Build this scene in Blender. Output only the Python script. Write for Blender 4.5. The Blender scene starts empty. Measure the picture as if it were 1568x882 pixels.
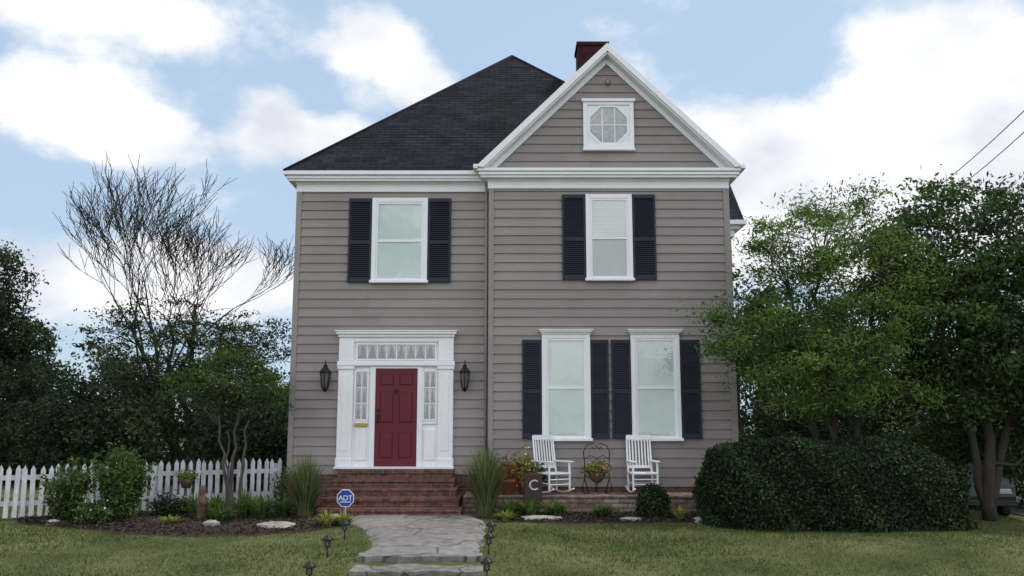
import bpy, math, random
import numpy as np
from mathutils import Vector, Matrix
random.seed(7); rng=np.random.default_rng(7)
scene=bpy.context.scene
scene.view_settings.view_transform='Standard'
try: scene.view_settings.look='None'
except: pass
scene.view_settings.exposure=0
COL=scene.collection
# ------------------------------------------------------------------ materials
def nn(nt,t,**k):
    n=nt.nodes.new(t)
    for a,b in k.items(): setattr(n,a,b)
    return n
def base(name):
    m=bpy.data.materials.new(name); m.use_nodes=True
    nt=m.node_tree; b=nt.nodes['Principled BSDF']
    return m,nt,b
def mat(name,c,rough=.6,var=.15,scale=6,bump=0.0,bscale=40,metal=0,stretch=(1,1,1),spec=.4,c2=None):
    m,nt,b=base(name); L=nt.links
    tc=nn(nt,'ShaderNodeTexCoord'); mp=nn(nt,'ShaderNodeMapping'); mp.inputs['Scale'].default_value=stretch
    L.new(tc.outputs['Object'],mp.inputs[0])
    no=nn(nt,'ShaderNodeTexNoise'); no.inputs['Scale'].default_value=scale; no.inputs['Detail'].default_value=6; no.inputs['Roughness'].default_value=.65
    L.new(mp.outputs[0],no.inputs['Vector'])
    r=nn(nt,'ShaderNodeValToRGB'); r.color_ramp.elements[0].position=.3; r.color_ramp.elements[1].position=.7
    lo=[x*(1-var) for x in c]; hi=[min(1,x*(1+var)) for x in (c2 or c)]
    r.color_ramp.elements[0].color=(*lo,1); r.color_ramp.elements[1].color=(*hi,1)
    L.new(no.outputs[0],r.inputs[0]); L.new(r.outputs[0],b.inputs['Base Color'])
    b.inputs['Roughness'].default_value=rough; b.inputs['Metallic'].default_value=metal
    b.inputs['Specular IOR Level'].default_value=spec
    if bump:
        n2=nn(nt,'ShaderNodeTexNoise'); n2.inputs['Scale'].default_value=bscale; n2.inputs['Detail'].default_value=5
        L.new(mp.outputs[0],n2.inputs['Vector'])
        bp=nn(nt,'ShaderNodeBump'); bp.inputs['Strength'].default_value=bump; bp.inputs['Distance'].default_value=.03
        L.new(n2.outputs[0],bp.inputs['Height']); L.new(bp.outputs[0],b.inputs['Normal'])
    return m
def brickmat(name,c1,c2,mortar,bw=.2,bh=.068,ms=.01,bump=.5,rough=.85,var=.5,squash=1,nsc=7):
    m,nt,b=base(name); L=nt.links
    tc=nn(nt,'ShaderNodeTexCoord')
    wn=nn(nt,'ShaderNodeTexNoise'); wn.inputs['Scale'].default_value=3
    L.new(tc.outputs['UV'],wn.inputs['Vector'])
    mx0=nn(nt,'ShaderNodeMixRGB',blend_type='ADD'); mx0.inputs[0].default_value=.012
    L.new(tc.outputs['UV'],mx0.inputs[1]); L.new(wn.outputs['Color'],mx0.inputs[2])
    br=nn(nt,'ShaderNodeTexBrick'); br.inputs['Scale'].default_value=1
    br.inputs['Brick Width'].default_value=bw; br.inputs['Row Height'].default_value=bh
    br.inputs['Mortar Size'].default_value=ms; br.inputs['Mortar Smooth'].default_value=.2
    br.inputs['Color1'].default_value=(*c1,1); br.inputs['Color2'].default_value=(*c2,1); br.inputs['Mortar'].default_value=(*mortar,1)
    L.new(mx0.outputs[0],br.inputs['Vector'])
    no=nn(nt,'ShaderNodeTexNoise'); no.inputs['Scale'].default_value=nsc; no.inputs['Detail'].default_value=6; no.inputs['Roughness'].default_value=.7
    L.new(tc.outputs['UV'],no.inputs['Vector'])
    rr=nn(nt,'ShaderNodeValToRGB'); rr.color_ramp.elements[0].position=.3; rr.color_ramp.elements[1].position=.7
    a=1-var; z=1+var*.6
    rr.color_ramp.elements[0].color=(a,a,a,1); rr.color_ramp.elements[1].color=(z,z,z,1)
    L.new(no.outputs[0],rr.inputs[0])
    mx=nn(nt,'ShaderNodeMixRGB',blend_type='MULTIPLY'); mx.inputs[0].default_value=1
    L.new(br.outputs['Color'],mx.inputs[1]); L.new(rr.outputs[0],mx.inputs[2]); L.new(mx.outputs[0],b.inputs['Base Color'])
    b.inputs['Roughness'].default_value=rough; b.inputs['Specular IOR Level'].default_value=.15
    sub=nn(nt,'ShaderNodeMath',operation='SUBTRACT'); L.new(no.outputs[0],sub.inputs[0]); L.new(br.outputs['Fac'],sub.inputs[1])
    bp=nn(nt,'ShaderNodeBump'); bp.inputs['Strength'].default_value=bump; bp.inputs['Distance'].default_value=.012
    L.new(sub.outputs[0],bp.inputs['Height']); L.new(bp.outputs[0],b.inputs['Normal'])
    return m
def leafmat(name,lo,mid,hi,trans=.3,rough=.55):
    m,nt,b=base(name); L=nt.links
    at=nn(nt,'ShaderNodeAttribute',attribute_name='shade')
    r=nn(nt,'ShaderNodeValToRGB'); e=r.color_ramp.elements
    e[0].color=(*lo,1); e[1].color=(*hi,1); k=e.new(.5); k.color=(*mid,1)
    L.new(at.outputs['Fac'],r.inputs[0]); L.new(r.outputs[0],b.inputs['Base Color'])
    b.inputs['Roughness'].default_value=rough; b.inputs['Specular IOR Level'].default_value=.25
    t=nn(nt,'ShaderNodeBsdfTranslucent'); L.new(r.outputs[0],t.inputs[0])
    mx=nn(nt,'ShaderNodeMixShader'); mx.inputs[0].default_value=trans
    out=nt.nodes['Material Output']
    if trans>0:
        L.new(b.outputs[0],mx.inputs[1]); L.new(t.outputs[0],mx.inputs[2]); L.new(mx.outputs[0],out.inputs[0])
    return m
def glassmat():
    m,nt,b=base('window_glass'); L=nt.links
    tr=nn(nt,'ShaderNodeBsdfTransparent'); tr.inputs[0].default_value=(.95,.98,.97,1)
    gl=nn(nt,'ShaderNodeBsdfGlossy'); gl.inputs['Roughness'].default_value=.02
    lw=nn(nt,'ShaderNodeLayerWeight'); lw.inputs[0].default_value=.5
    no=nn(nt,'ShaderNodeTexNoise'); no.inputs['Scale'].default_value=1.3
    bp=nn(nt,'ShaderNodeBump'); bp.inputs['Strength'].default_value=.12; bp.inputs['Distance'].default_value=.05
    tc=nn(nt,'ShaderNodeTexCoord'); L.new(tc.outputs['Object'],no.inputs['Vector'])
    L.new(no.outputs[0],bp.inputs['Height']); L.new(bp.outputs[0],gl.inputs['Normal'])
    pw=nn(nt,'ShaderNodeMath',operation='POWER'); L.new(lw.outputs['Facing'],pw.inputs[0]); pw.inputs[1].default_value=4
    ad=nn(nt,'ShaderNodeMath',operation='MULTIPLY_ADD'); ad.inputs[1].default_value=.7; ad.inputs[2].default_value=.11
    L.new(pw.outputs[0],ad.inputs[0])
    mx=nn(nt,'ShaderNodeMixShader'); L.new(ad.outputs[0],mx.inputs[0]); L.new(tr.outputs[0],mx.inputs[1]); L.new(gl.outputs[0],mx.inputs[2])
    L.new(mx.outputs[0],nt.nodes['Material Output'].inputs[0])
    return m
M={}
def sidingmat():
    m,nt,b=base('gray_siding_paint'); L=nt.links
    at=nn(nt,'ShaderNodeAttribute',attribute_name='shade')
    tc=nn(nt,'ShaderNodeTexCoord'); mp=nn(nt,'ShaderNodeMapping'); mp.inputs['Scale'].default_value=(.6,1,.8); L.new(tc.outputs['Object'],mp.inputs[0])
    n1=nn(nt,'ShaderNodeTexNoise'); n1.inputs['Scale'].default_value=1.1; n1.inputs['Detail'].default_value=7; n1.inputs['Roughness'].default_value=.6; L.new(mp.outputs[0],n1.inputs['Vector'])
    mp2=nn(nt,'ShaderNodeMapping'); mp2.inputs['Scale'].default_value=(.7,1,14); L.new(tc.outputs['Object'],mp2.inputs[0])
    n2=nn(nt,'ShaderNodeTexNoise'); n2.inputs['Scale'].default_value=4; n2.inputs['Detail'].default_value=6; L.new(mp2.outputs[0],n2.inputs['Vector'])
    ad=nn(nt,'ShaderNodeMath',operation='MULTIPLY_ADD'); L.new(n2.outputs[0],ad.inputs[0]); ad.inputs[1].default_value=.35; L.new(n1.outputs[0],ad.inputs[2])
    a2=nn(nt,'ShaderNodeMath',operation='MULTIPLY_ADD'); L.new(at.outputs['Fac'],a2.inputs[0]); a2.inputs[1].default_value=.22; L.new(ad.outputs[0],a2.inputs[2])
    r=nn(nt,'ShaderNodeValToRGB'); e=r.color_ramp.elements; e[0].position=.45; e[1].position=1.0
    e[0].color=(.205,.184,.176,1); e[1].color=(.285,.257,.246,1); L.new(a2.outputs[0],r.inputs[0]); L.new(r.outputs[0],b.inputs['Base Color'])
    b.inputs['Roughness'].default_value=.6; b.inputs['Specular IOR Level'].default_value=.3
    bp=nn(nt,'ShaderNodeBump'); bp.inputs['Strength'].default_value=.15; bp.inputs['Distance'].default_value=.02; L.new(n2.outputs[0],bp.inputs['Height']); L.new(bp.outputs[0],b.inputs['Normal'])
    return m
M['siding']=sidingmat()
M['corner']=mat('gray_corner_paint',(.26,.235,.225),.6,.06,3)
M['white']=mat('white_trim_paint',(.78,.79,.82),.5,.05,2.5,.05,25)
M['white_old']=mat('weathered_white_paint',(.50,.51,.54),.7,.28,9,.2,40,stretch=(1,1,.4))
M['shutter']=mat('navy_shutter_paint',(.015,.018,.033),.5,.2,4,spec=.3)
M['door']=mat('burgundy_door_paint',(.115,.012,.020),.45,.08,3,spec=.3)
M['black']=mat('black_metal',(.016,.015,.015),.45,.2,20,metal=.3)
M['brass']=mat('brass',(.4,.28,.08),.4,.1,20,metal=.7)
M['blind']=mat('pale_window_shade',(.56,.64,.61),.8,.05,2)
M['slat']=mat('venetian_blind_slats',(.66,.70,.70),.7,.05,2)
M['lace']=mat('lace_curtain',(.13,.145,.15),.9,.75,26)
M['lace2']=mat('white_lace_curtain',(.36,.38,.40),.9,.3,20)
M['dark']=mat('dark_interior',(.03,.03,.032),.9,.2,3)
M['glass']=glassmat()
M['shingle']=brickmat('asphalt_shingles',(.012,.013,.020),(.025,.026,.037),(.004,.004,.007),.32,.145,.009,.7,.95,.55,nsc=1.3)
M['shcap']=mat('shingle_caps',(.017,.018,.026),.9,.3,8,spec=.15)
M['brick']=brickmat('red_brick',(.20,.075,.058),(.12,.055,.048),(.17,.145,.13),.205,.072,.009,.7,.9,.65)
M['brick_dark']=brickmat('dark_chimney_brick',(.06,.018,.022),(.04,.014,.018),(.03,.022,.024),.205,.072,.008,.6,.9,.4)
M['stone']=brickmat('mixed_brick_and_stone',(.22,.10,.08),(.30,.26,.21),(.13,.11,.095),.33,.095,.012,.8,.9,.65)
M['bark']=mat('tree_bark',(.034,.029,.024),.9,.4,12,.6,25,stretch=(1,1,.25))
M['barkgray']=mat('gray_bark',(.08,.072,.065),.9,.3,12,.5,25,stretch=(1,1,.25))
M['barkdk']=mat('gray_brown_twigs',(.036,.029,.025),.95,.3,12,spec=.1)
M['terra']=mat('terracotta',(.33,.11,.055),.8,.2,8,.1)
M['mulch']=mat('dark_mulch',(.022,.016,.013),.95,.7,28,1.0,60,c2=(.05,.036,.028))
M['rock']=mat('limestone_rock',(.30,.28,.24),.9,.35,7,.7,14)
M['wood']=mat('weathered_wood',(.10,.06,.045),.85,.3,10,.4,30)
M['signwood']=mat('dark_sign_board',(.035,.022,.02),.6,.2,10)
M['blue']=mat('sign_blue',(.01,.045,.32),.4,.05,5)
M['tire']=mat('tire_rubber',(.02,.02,.02),.8,.1,10)
M['carpaint']=mat('dark_teal_car_paint',(.012,.025,.03),.4,.05,2,spec=.4)
M['frost']=mat('frosted_lamp_glass',(.35,.35,.33),.3,.1,5)
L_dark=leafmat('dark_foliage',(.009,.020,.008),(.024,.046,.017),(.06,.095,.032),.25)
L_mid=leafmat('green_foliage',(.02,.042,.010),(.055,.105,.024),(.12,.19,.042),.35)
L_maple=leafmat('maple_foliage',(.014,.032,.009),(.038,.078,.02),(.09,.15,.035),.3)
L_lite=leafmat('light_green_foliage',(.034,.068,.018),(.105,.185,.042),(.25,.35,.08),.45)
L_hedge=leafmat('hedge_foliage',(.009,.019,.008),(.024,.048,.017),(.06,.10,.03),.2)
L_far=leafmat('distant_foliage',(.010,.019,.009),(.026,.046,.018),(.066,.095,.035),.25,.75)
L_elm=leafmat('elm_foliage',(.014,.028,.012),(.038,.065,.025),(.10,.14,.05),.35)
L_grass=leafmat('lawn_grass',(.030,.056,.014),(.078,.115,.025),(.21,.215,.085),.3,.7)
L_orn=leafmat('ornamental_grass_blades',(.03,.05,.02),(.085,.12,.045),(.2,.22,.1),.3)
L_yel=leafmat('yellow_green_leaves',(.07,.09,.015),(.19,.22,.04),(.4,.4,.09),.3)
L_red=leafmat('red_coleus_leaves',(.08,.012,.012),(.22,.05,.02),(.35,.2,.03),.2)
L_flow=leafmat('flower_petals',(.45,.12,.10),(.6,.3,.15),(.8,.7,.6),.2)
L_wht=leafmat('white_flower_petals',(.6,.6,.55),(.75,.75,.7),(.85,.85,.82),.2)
L_mul=leafmat('mulch_chips',(.012,.009,.008),(.035,.025,.02),(.10,.075,.055),0,.9)
# ------------------------------------------------------------------ mesh builder
class MB:
    def __init__(s): s.v=[]; s.f=[]; s.m=[]; s.mats=[]; s.sm=[]; s.sh={}
    def mi(s,m):
        if m not in s.mats: s.mats.append(m)
        return s.mats.index(m)
    def add(s,vs,fs,m,smooth=False):
        o=len(s.v); s.v+= [tuple(p) for p in vs]; i=s.mi(m)
        for f in fs: s.f.append([o+k for k in f]); s.m.append(i); s.sm.append(smooth)
    def box(s,x0,x1,y0,y1,z0,z1,m,T=None):
        vs=[Vector(p) for p in [(x0,y0,z0),(x1,y0,z0),(x1,y1,z0),(x0,y1,z0),(x0,y0,z1),(x1,y0,z1),(x1,y1,z1),(x0,y1,z1)]]
        if T: vs=[T@p for p in vs]
        s.add(vs,[(0,3,2,1),(4,5,6,7),(0,1,5,4),(1,2,6,5),(2,3,7,6),(3,0,4,7)],m)
    def bev(s,x0,x1,y0,y1,z0,z1,m,b=.01):
        vs=[(x0,y1,z0),(x1,y1,z0),(x1,y1,z1),(x0,y1,z1),(x0,y0+b,z0),(x1,y0+b,z0),(x1,y0+b,z1),(x0,y0+b,z1),(x0+b,y0,z0+b),(x1-b,y0,z0+b),(x1-b,y0,z1-b),(x0+b,y0,z1-b)]
        s.add(vs,[(0,3,2,1),(0,1,5,4),(1,2,6,5),(2,3,7,6),(3,0,4,7),(4,5,9,8),(5,6,10,9),(6,7,11,10),(7,4,8,11),(8,9,10,11)],m)
    def prism(s,pts,y0,y1,m):
        n=len(pts); vs=[(x,y0,z) for x,z in pts]+[(x,y1,z) for x,z in pts]
        s.add(vs,[tuple(range(n)),tuple(range(2*n-1,n-1,-1))]+[(i,i+n,(i+1)%n+n,(i+1)%n) for i in range(n)],m)
    def tube(s,pts,rs,m,n=8,cap=True):
        pts=[Vector(p) for p in pts]
        if not hasattr(rs,'__len__'): rs=[rs]*len(pts)
        vs=[];fs=[]; ref=None
        for i,p in enumerate(pts):
            d=(pts[min(i+1,len(pts)-1)]-pts[max(i-1,0)]).normalized()
            if ref is None or abs(ref.dot(d))>.95: ref=Vector((0,0,1)) if abs(d.z)<.9 else Vector((1,0,0))
            a=d.cross(ref).normalized(); b=a.cross(d).normalized(); ref=b
            for k in range(n):
                t=2*math.pi*k/n; vs.append(p+(a*math.cos(t)+b*math.sin(t))*rs[i])
        for i in range(len(pts)-1):
            for k in range(n):
                fs.append((i*n+k,i*n+(k+1)%n,(i+1)*n+(k+1)%n,(i+1)*n+k))
        if cap: fs.append(tuple(range(n-1,-1,-1))); fs.append(tuple(range((len(pts)-1)*n,len(pts)*n)))
        s.add(vs,fs,m,True)
    def lathe(s,c,prof,m,n=16,sx=1,sy=1,smooth=True):
        vs=[];fs=[]
        for r,z in prof:
            for k in range(n):
                t=2*math.pi*(k+.5)/n; vs.append((c[0]+r*math.cos(t)*sx,c[1]+r*math.sin(t)*sy,c[2]+z))
        for i in range(len(prof)-1):
            for k in range(n): fs.append((i*n+k,i*n+(k+1)%n,(i+1)*n+(k+1)%n,(i+1)*n+k))
        fs.append(tuple(range(n-1,-1,-1))); fs.append(tuple(range((len(prof)-1)*n,len(prof)*n)))
        s.add(vs,fs,m,smooth)
    def obj(s,name,parent=None,uv=True,loc=None,rot=None,bevel=0):
        me=bpy.data.meshes.new(name); me.from_pydata(s.v,[],s.f)
        for m in s.mats: me.materials.append(m)
        me.polygons.foreach_set('material_index',s.m); me.polygons.foreach_set('use_smooth',s.sm)
        if s.sh:
            a=me.attributes.new('shade','FLOAT','POINT'); a.data.foreach_set('value',[s.sh.get(i,.5) for i in range(len(s.v))])
        if uv:
            ul=me.uv_layers.new(name='UVMap')
            for p in me.polygons:
                n=p.normal
                for li in p.loop_indices:
                    c=me.vertices[me.loops[li].vertex_index].co
                    if abs(n.z)>.9: u=(c.x,c.y)
                    elif abs(n.x)>abs(n.y):
                        u=(c.y,c.z/max(.3,math.sqrt(1-n.z*n.z)))
                    else: u=(c.x,c.z/max(.3,math.sqrt(1-n.z*n.z)))
                    ul.data[li].uv=u
        me.update()
        o=bpy.data.objects.new(name,me); COL.objects.link(o)
        if loc: o.location=loc
        if rot: o.rotation_euler=rot
        if bevel:
            b=o.modifiers.new('bev','BEVEL'); b.width=bevel; b.segments=2; b.limit_method='ANGLE'
        if parent: o.parent=parent
        return o
def empty(name,loc=(0,0,0),rot=(0,0,0)):
    e=bpy.data.objects.new(name,None); e.location=loc; e.rotation_euler=rot; e.empty_display_size=.3; COL.objects.link(e); return e
def fastmesh(name,V,nper,mat_,shade,parent=None):
    N=len(V)//nper
    me=bpy.data.meshes.new(name); me.vertices.add(len(V)); me.vertices.foreach_set('co',np.asarray(V,dtype=np.float32).ravel())
    me.loops.add(len(V)); me.loops.foreach_set('vertex_index',np.arange(len(V),dtype=np.int32))
    me.polygons.add(N); me.polygons.foreach_set('loop_start',np.arange(N,dtype=np.int32)*nper); me.polygons.foreach_set('loop_total',np.full(N,nper,dtype=np.int32))
    a=me.attributes.new('shade','FLOAT','POINT'); a.data.foreach_set('value',np.repeat(np.clip(shade,0,1),nper).astype(np.float32))
    me.materials.append(mat_); me.update(calc_edges=True)
    o=bpy.data.objects.new(name,me); COL.objects.link(o)
    if parent: o.parent=parent
    return o
def leafquads(C,L,W,flat=0.0):
    N=len(C); a=rng.normal(size=(N,3)); a[:,2]*=(1-flat*.6); a/=np.linalg.norm(a,axis=1)[:,None]
    b=rng.normal(size=(N,3)); b-=a*(a*b).sum(1)[:,None]; b/=np.linalg.norm(b,axis=1)[:,None]
    s=rng.uniform(.6,1.3,N)[:,None]; L=L*s; W=W*s
    n=np.cross(a,b)*L*.12
    return np.stack([C-a*L,C+b*W+n,C+a*L,C-b*W+n],1).reshape(-1,3)
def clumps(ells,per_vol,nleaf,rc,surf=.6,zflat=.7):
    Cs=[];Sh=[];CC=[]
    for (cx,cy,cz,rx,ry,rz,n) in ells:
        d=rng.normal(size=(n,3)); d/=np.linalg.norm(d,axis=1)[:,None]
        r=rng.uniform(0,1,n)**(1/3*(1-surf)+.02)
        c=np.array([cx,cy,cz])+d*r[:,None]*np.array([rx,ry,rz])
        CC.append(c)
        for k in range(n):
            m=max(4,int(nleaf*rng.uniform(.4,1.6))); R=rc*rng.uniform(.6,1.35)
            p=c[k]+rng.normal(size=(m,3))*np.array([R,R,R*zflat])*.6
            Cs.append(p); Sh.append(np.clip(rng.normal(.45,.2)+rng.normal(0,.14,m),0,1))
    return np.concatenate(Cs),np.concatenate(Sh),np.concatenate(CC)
# ------------------------------------------------------------------ terrain
def sm(t): t=np.clip(t,0,1); return t*t*(3-2*t)
def gz(x,y):
    x=np.asarray(x,float); y=np.asarray(y,float)
    z=np.interp(y,[-9.5,-6,-2],[-.35,.05,.15])
    return z-.65*sm((x-9.2)/3)
def G(x,y): return float(gz(x,y))
PY=np.array([-6.32,-5.5,-4.2,-3.2,-2.5,-1.7]); PL=np.array([-2.2,-2.2,-2.38,-2.7,-3.2,-3.78]); PR=np.array([-.44,-.46,-.44,-.42,-.45,-.7])
def path_l(y): return np.interp(y,PY,PL)
def path_r(y): return np.interp(y,PY,PR)
BX=np.array([-9.2,-8.4,-7.4,-6.3,-5.2,-4.2,-3.4,-2.95]); BF=np.array([-2.5,-3.0,-3.55,-4.1,-4.35,-4.2,-3.7,-2.7])
RX=np.array([-.45,0.1,1.2,2.4,3.4,4.4]); RF=np.array([-2.1,-2.6,-2.75,-2.7,-2.6,-2.3])
def bed_mask(x,y):
    a=(x>-9.2)&(x<-2.9)&(y>np.interp(x,BX,BF))
    b=(x>-.45)&(x<8.2)&(y>np.where(x<4.4,np.interp(x,RX,RF),-2.6))
    return a|b
def path_mask(x,y):
    a=(y>-6.3)&(x>path_l(y))&(x<path_r(y)); b=(y<=-6.3)&(x>-2.3)&(x<-.42)
    return a|b
def build_ground():
    xs=np.concatenate([[-400,-200,-100,-60,-40,-30,-22],np.arange(-16,18,.4),[20,26,34,45,70,120,220,400]])
    ys=np.concatenate([[-200,-100,-60,-40,-30,-24,-18,-14,-12],np.arange(-10,2,.35),[3,5,8,12,18,26,40,70,120,220,500]])
    V=[(x,y,G(x,y)) for y in ys for x in xs]; nx=len(xs)
    F=[(j*nx+i,j*nx+i+1,(j+1)*nx+i+1,(j+1)*nx+i) for j in range(len(ys)-1) for i in range(nx-1)]
    m,nt,b=base('lawn_ground'); L=nt.links
    tc=nn(nt,'ShaderNodeTexCoord'); n1=nn(nt,'ShaderNodeTexNoise'); n1.inputs['Scale'].default_value=.7; n1.inputs['Detail'].default_value=8
    n2=nn(nt,'ShaderNodeTexNoise'); n2.inputs['Scale'].default_value=22; n2.inputs['Detail'].default_value=5
    L.new(tc.outputs['Object'],n1.inputs['Vector']); L.new(tc.outputs['Object'],n2.inputs['Vector'])
    r=nn(nt,'ShaderNodeValToRGB'); e=r.color_ramp.elements; e[0].position=.36; e[1].position=.64
    e[0].color=(.034,.052,.018,1); e[1].color=(.15,.145,.065,1)
    mx=nn(nt,'ShaderNodeMixRGB'); mx.inputs[0].default_value=.4; L.new(n1.outputs[0],mx.inputs[1]); L.new(n2.outputs[0],mx.inputs[2])
    L.new(mx.outputs[0],r.inputs[0]); L.new(r.outputs[0],b.inputs['Base Color']); b.inputs['Roughness'].default_value=.95
    b.inputs['Specular IOR Level'].default_value=.1
    bp=nn(nt,'ShaderNodeBump'); bp.inputs['Strength'].default_value=.6; L.new(n2.outputs[0],bp.inputs['Height']); L.new(bp.outputs[0],b.inputs['Normal'])
    mb=MB(); mb.add(V,F,m,True); mb.obj('lawn_ground',uv=False)
    N=230000
    y=-10.5+rng.uniform(0,1,N)**.85*13.0; x=rng.uniform(-13,13,N)
    k=~(bed_mask(x,y)|path_mask(x,y)|((x>-4.9)&(x<4.9)&(y>-.1)))
    x=x[k];y=y[k]
    # value-noise patches
    def vnoise(x,y,s,seed):
        r2=np.random.default_rng(seed); g=r2.uniform(-1,1,(200,200)); u=x/s+100; v=y/s+100; i=np.floor(u).astype(int); j=np.floor(v).astype(int); fu=sm(u-i); fv=sm(v-j)
        return (g[i,j]*(1-fu)+g[i+1,j]*fu)*(1-fv)+(g[i,j+1]*(1-fu)+g[i+1,j+1]*fu)*fv
    patch=.6*vnoise(x,y,1.9,1)+.45*vnoise(x,y,.8,2)+.4*vnoise(x,y,.3,3)
    k=rng.uniform(0,1,len(x))<np.clip(1.05-.35*np.maximum(patch,0),.3,1); x=x[k];y=y[k];patch=patch[k]
    z=gz(x,y); n=len(x)
    h=rng.uniform(.022,.058,n)*(1-.3*patch); w=rng.uniform(.004,.009,n); t=rng.uniform(0,6.283,n)
    lx=rng.normal(0,.022,n); ly=rng.normal(0,.022,n)
    P=np.stack([x,y,z-.005],1); A=P.copy(); A[:,0]-=np.cos(t)*w; A[:,1]-=np.sin(t)*w
    B=P.copy(); B[:,0]+=np.cos(t)*w; B[:,1]+=np.sin(t)*w; T=P.copy(); T[:,0]+=lx; T[:,1]+=ly; T[:,2]+=h
    V=np.stack([A,B,T],1).reshape(-1,3)
    fastmesh('grass',V,3,L_grass,np.clip(.47+.36*patch+rng.normal(0,.18,n),0,1))
build_ground()
def build_path():
    m,nt,b=base('flagstone'); L=nt.links
    tc=nn(nt,'ShaderNodeTexCoord'); wn=nn(nt,'ShaderNodeTexNoise'); wn.inputs['Scale'].default_value=1.5; wn.inputs['Detail'].default_value=5
    L.new(tc.outputs['Object'],wn.inputs['Vector'])
    ad=nn(nt,'ShaderNodeMixRGB',blend_type='ADD'); ad.inputs[0].default_value=.45; L.new(tc.outputs['Object'],ad.inputs[1]); L.new(wn.outputs['Color'],ad.inputs[2])
    vo=nn(nt,'ShaderNodeTexVoronoi',feature='DISTANCE_TO_EDGE'); vo.inputs['Scale'].default_value=.95; L.new(ad.outputs[0],vo.inputs['Vector'])
    vc=nn(nt,'ShaderNodeTexVoronoi'); vc.inputs['Scale'].default_value=.95; L.new(ad.outputs[0],vc.inputs['Vector'])
    n2=nn(nt,'ShaderNodeTexNoise'); n2.inputs['Scale'].default_value=6; n2.inputs['Detail'].default_value=10; n2.inputs['Roughness'].default_value=.75; L.new(tc.outputs['Object'],n2.inputs['Vector'])
    r=nn(nt,'ShaderNodeValToRGB'); e=r.color_ramp.elements; e[0].position=.32; e[1].position=.68; e[0].color=(.075,.07,.066,1); e[1].color=(.29,.27,.26,1)
    mm=nn(nt,'ShaderNodeMixRGB'); mm.inputs[0].default_value=.18; L.new(n2.outputs[0],mm.inputs[1]); L.new(vc.outputs['Color'],mm.inputs[2])
    L.new(mm.outputs[0],r.inputs[0])
    cr=nn(nt,'ShaderNodeValToRGB'); cr.color_ramp.elements[0].position=.003; cr.color_ramp.elements[1].position=.02; L.new(vo.outputs['Distance'],cr.inputs[0])
    mx=nn(nt,'ShaderNodeMixRGB'); mx.inputs[1].default_value=(.06,.06,.045,1); L.new(cr.outputs[0],mx.inputs[0]); L.new(r.outputs[0],mx.inputs[2])
    L.new(mx.outputs[0],b.inputs['Base Color']); b.inputs['Roughness'].default_value=.85
    mu=nn(nt,'ShaderNodeMath',operation='MULTIPLY_ADD'); mu.inputs[1].default_value=.9; L.new(n2.outputs[0],mu.inputs[0]); L.new(cr.outputs[0],mu.inputs[2])
    bp=nn(nt,'ShaderNodeBump'); bp.inputs['Strength'].default_value=.8; bp.inputs['Distance'].default_value=.025; L.new(mu.outputs[0],bp.inputs['Height']); L.new(bp.outputs[0],b.inputs['Normal'])
    p=empty('stone_path'); mb=MB(); ys=np.arange(-6.32,-1.69,.12); V=[];F=[]; K=14
    for y in ys:
        l=float(path_l(y))+random.uniform(-.05,.05); r_=float(path_r(y))+random.uniform(-.04,.04)
        for i in range(K+1):
            x=l+(r_-l)*i/K; z=G(x,y)+.045+random.uniform(-.006,.006)-( .06 if i in(0,K) else 0)
            if y==ys[0]: z=.092
            V.append((x,y,z))
    for j in range(len(ys)-1):
        for i in range(K): F.append((j*(K+1)+i,j*(K+1)+i+1,(j+1)*(K+1)+i+1,(j+1)*(K+1)+i))
    mb.add(V,F,m,True); mb.obj('walk_surface',p,uv=False)
    def slab(x0,x1,y0,y1,z0,z1,nm):
        q=MB(); n=16; top=[]
        for i in range(n): top.append((x0+(x1-x0)*i/(n-1),y0+random.uniform(-.035,.035)))
        for i in range(n): top.append((x1-(x1-x0)*i/(n-1),y1))
        k=len(top); zt=[z1+random.uniform(-.012,.008) for _ in top]
        vs=[(a,b_,zt[i]) for i,(a,b_) in enumerate(top)]+[(a+random.uniform(-.01,.01),b_+random.uniform(-.02,.02)-.01+(.05 if i<n else 0),z0) for i,(a,b_) in enumerate(top)]
        q.add(vs,[(i,2*n-1-i,2*n-2-i,i+1)[::-1] for i in range(n-1)]+[(i+k,(i+1)%k+k,(i+1)%k,i) for i in range(k)],m)
        q.obj(nm,p,uv=False,bevel=.012)
    slab(-2.22,-.42,-6.36,-6.05,-.25,.098,'step_slab_1')
    slab(-2.2,-.4,-7.02,-6.3,-.3,-.005,'step_slab_2')
    slab(-2.32,-.38,-7.8,-6.95,-.4,-.095,'step_slab_3')
    slab(-2.3,-.3,-8.6,-7.75,-.5,-.19,'step_slab_4')
build_path()
def build_bed(name,xs,yf,yb):
    V=[];F=[];K=14
    for x in xs:
        a=yf(x)+random.uniform(-.06,.06); b=yb(x)
        for i in range(K+1):
            y=a+(b-a)*i/K; V.append((x,y,G(x,y)+(.02+random.uniform(0,.03) if 0<i else -.01)))
    n=len(xs)
    for j in range(n-1):
        for i in range(K): F.append((j*(K+1)+i,(j+1)*(K+1)+i,(j+1)*(K+1)+i+1,j*(K+1)+i+1))
    p=empty(name); mb=MB(); mb.add(V,F,M['mulch'],True); mb.obj('mulch_surface',p,uv=False)
    N=9000; x=rng.uniform(xs[0],xs[-1],N); t=rng.uniform(0.0,1,N)
    a=np.array([yf(q) for q in x]); b=np.array([yb(q) for q in x]); y=a+(b-a)*t**1.3+rng.normal(0,.04,N)
    C=np.stack([x,y,gz(x,y)+.05+rng.uniform(-.01,.02,N)],1)
    fastmesh('mulch_chips',leafquads(C,.03,.012,1),4,L_mul,rng.uniform(0,1,N)**1.6,p)
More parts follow.
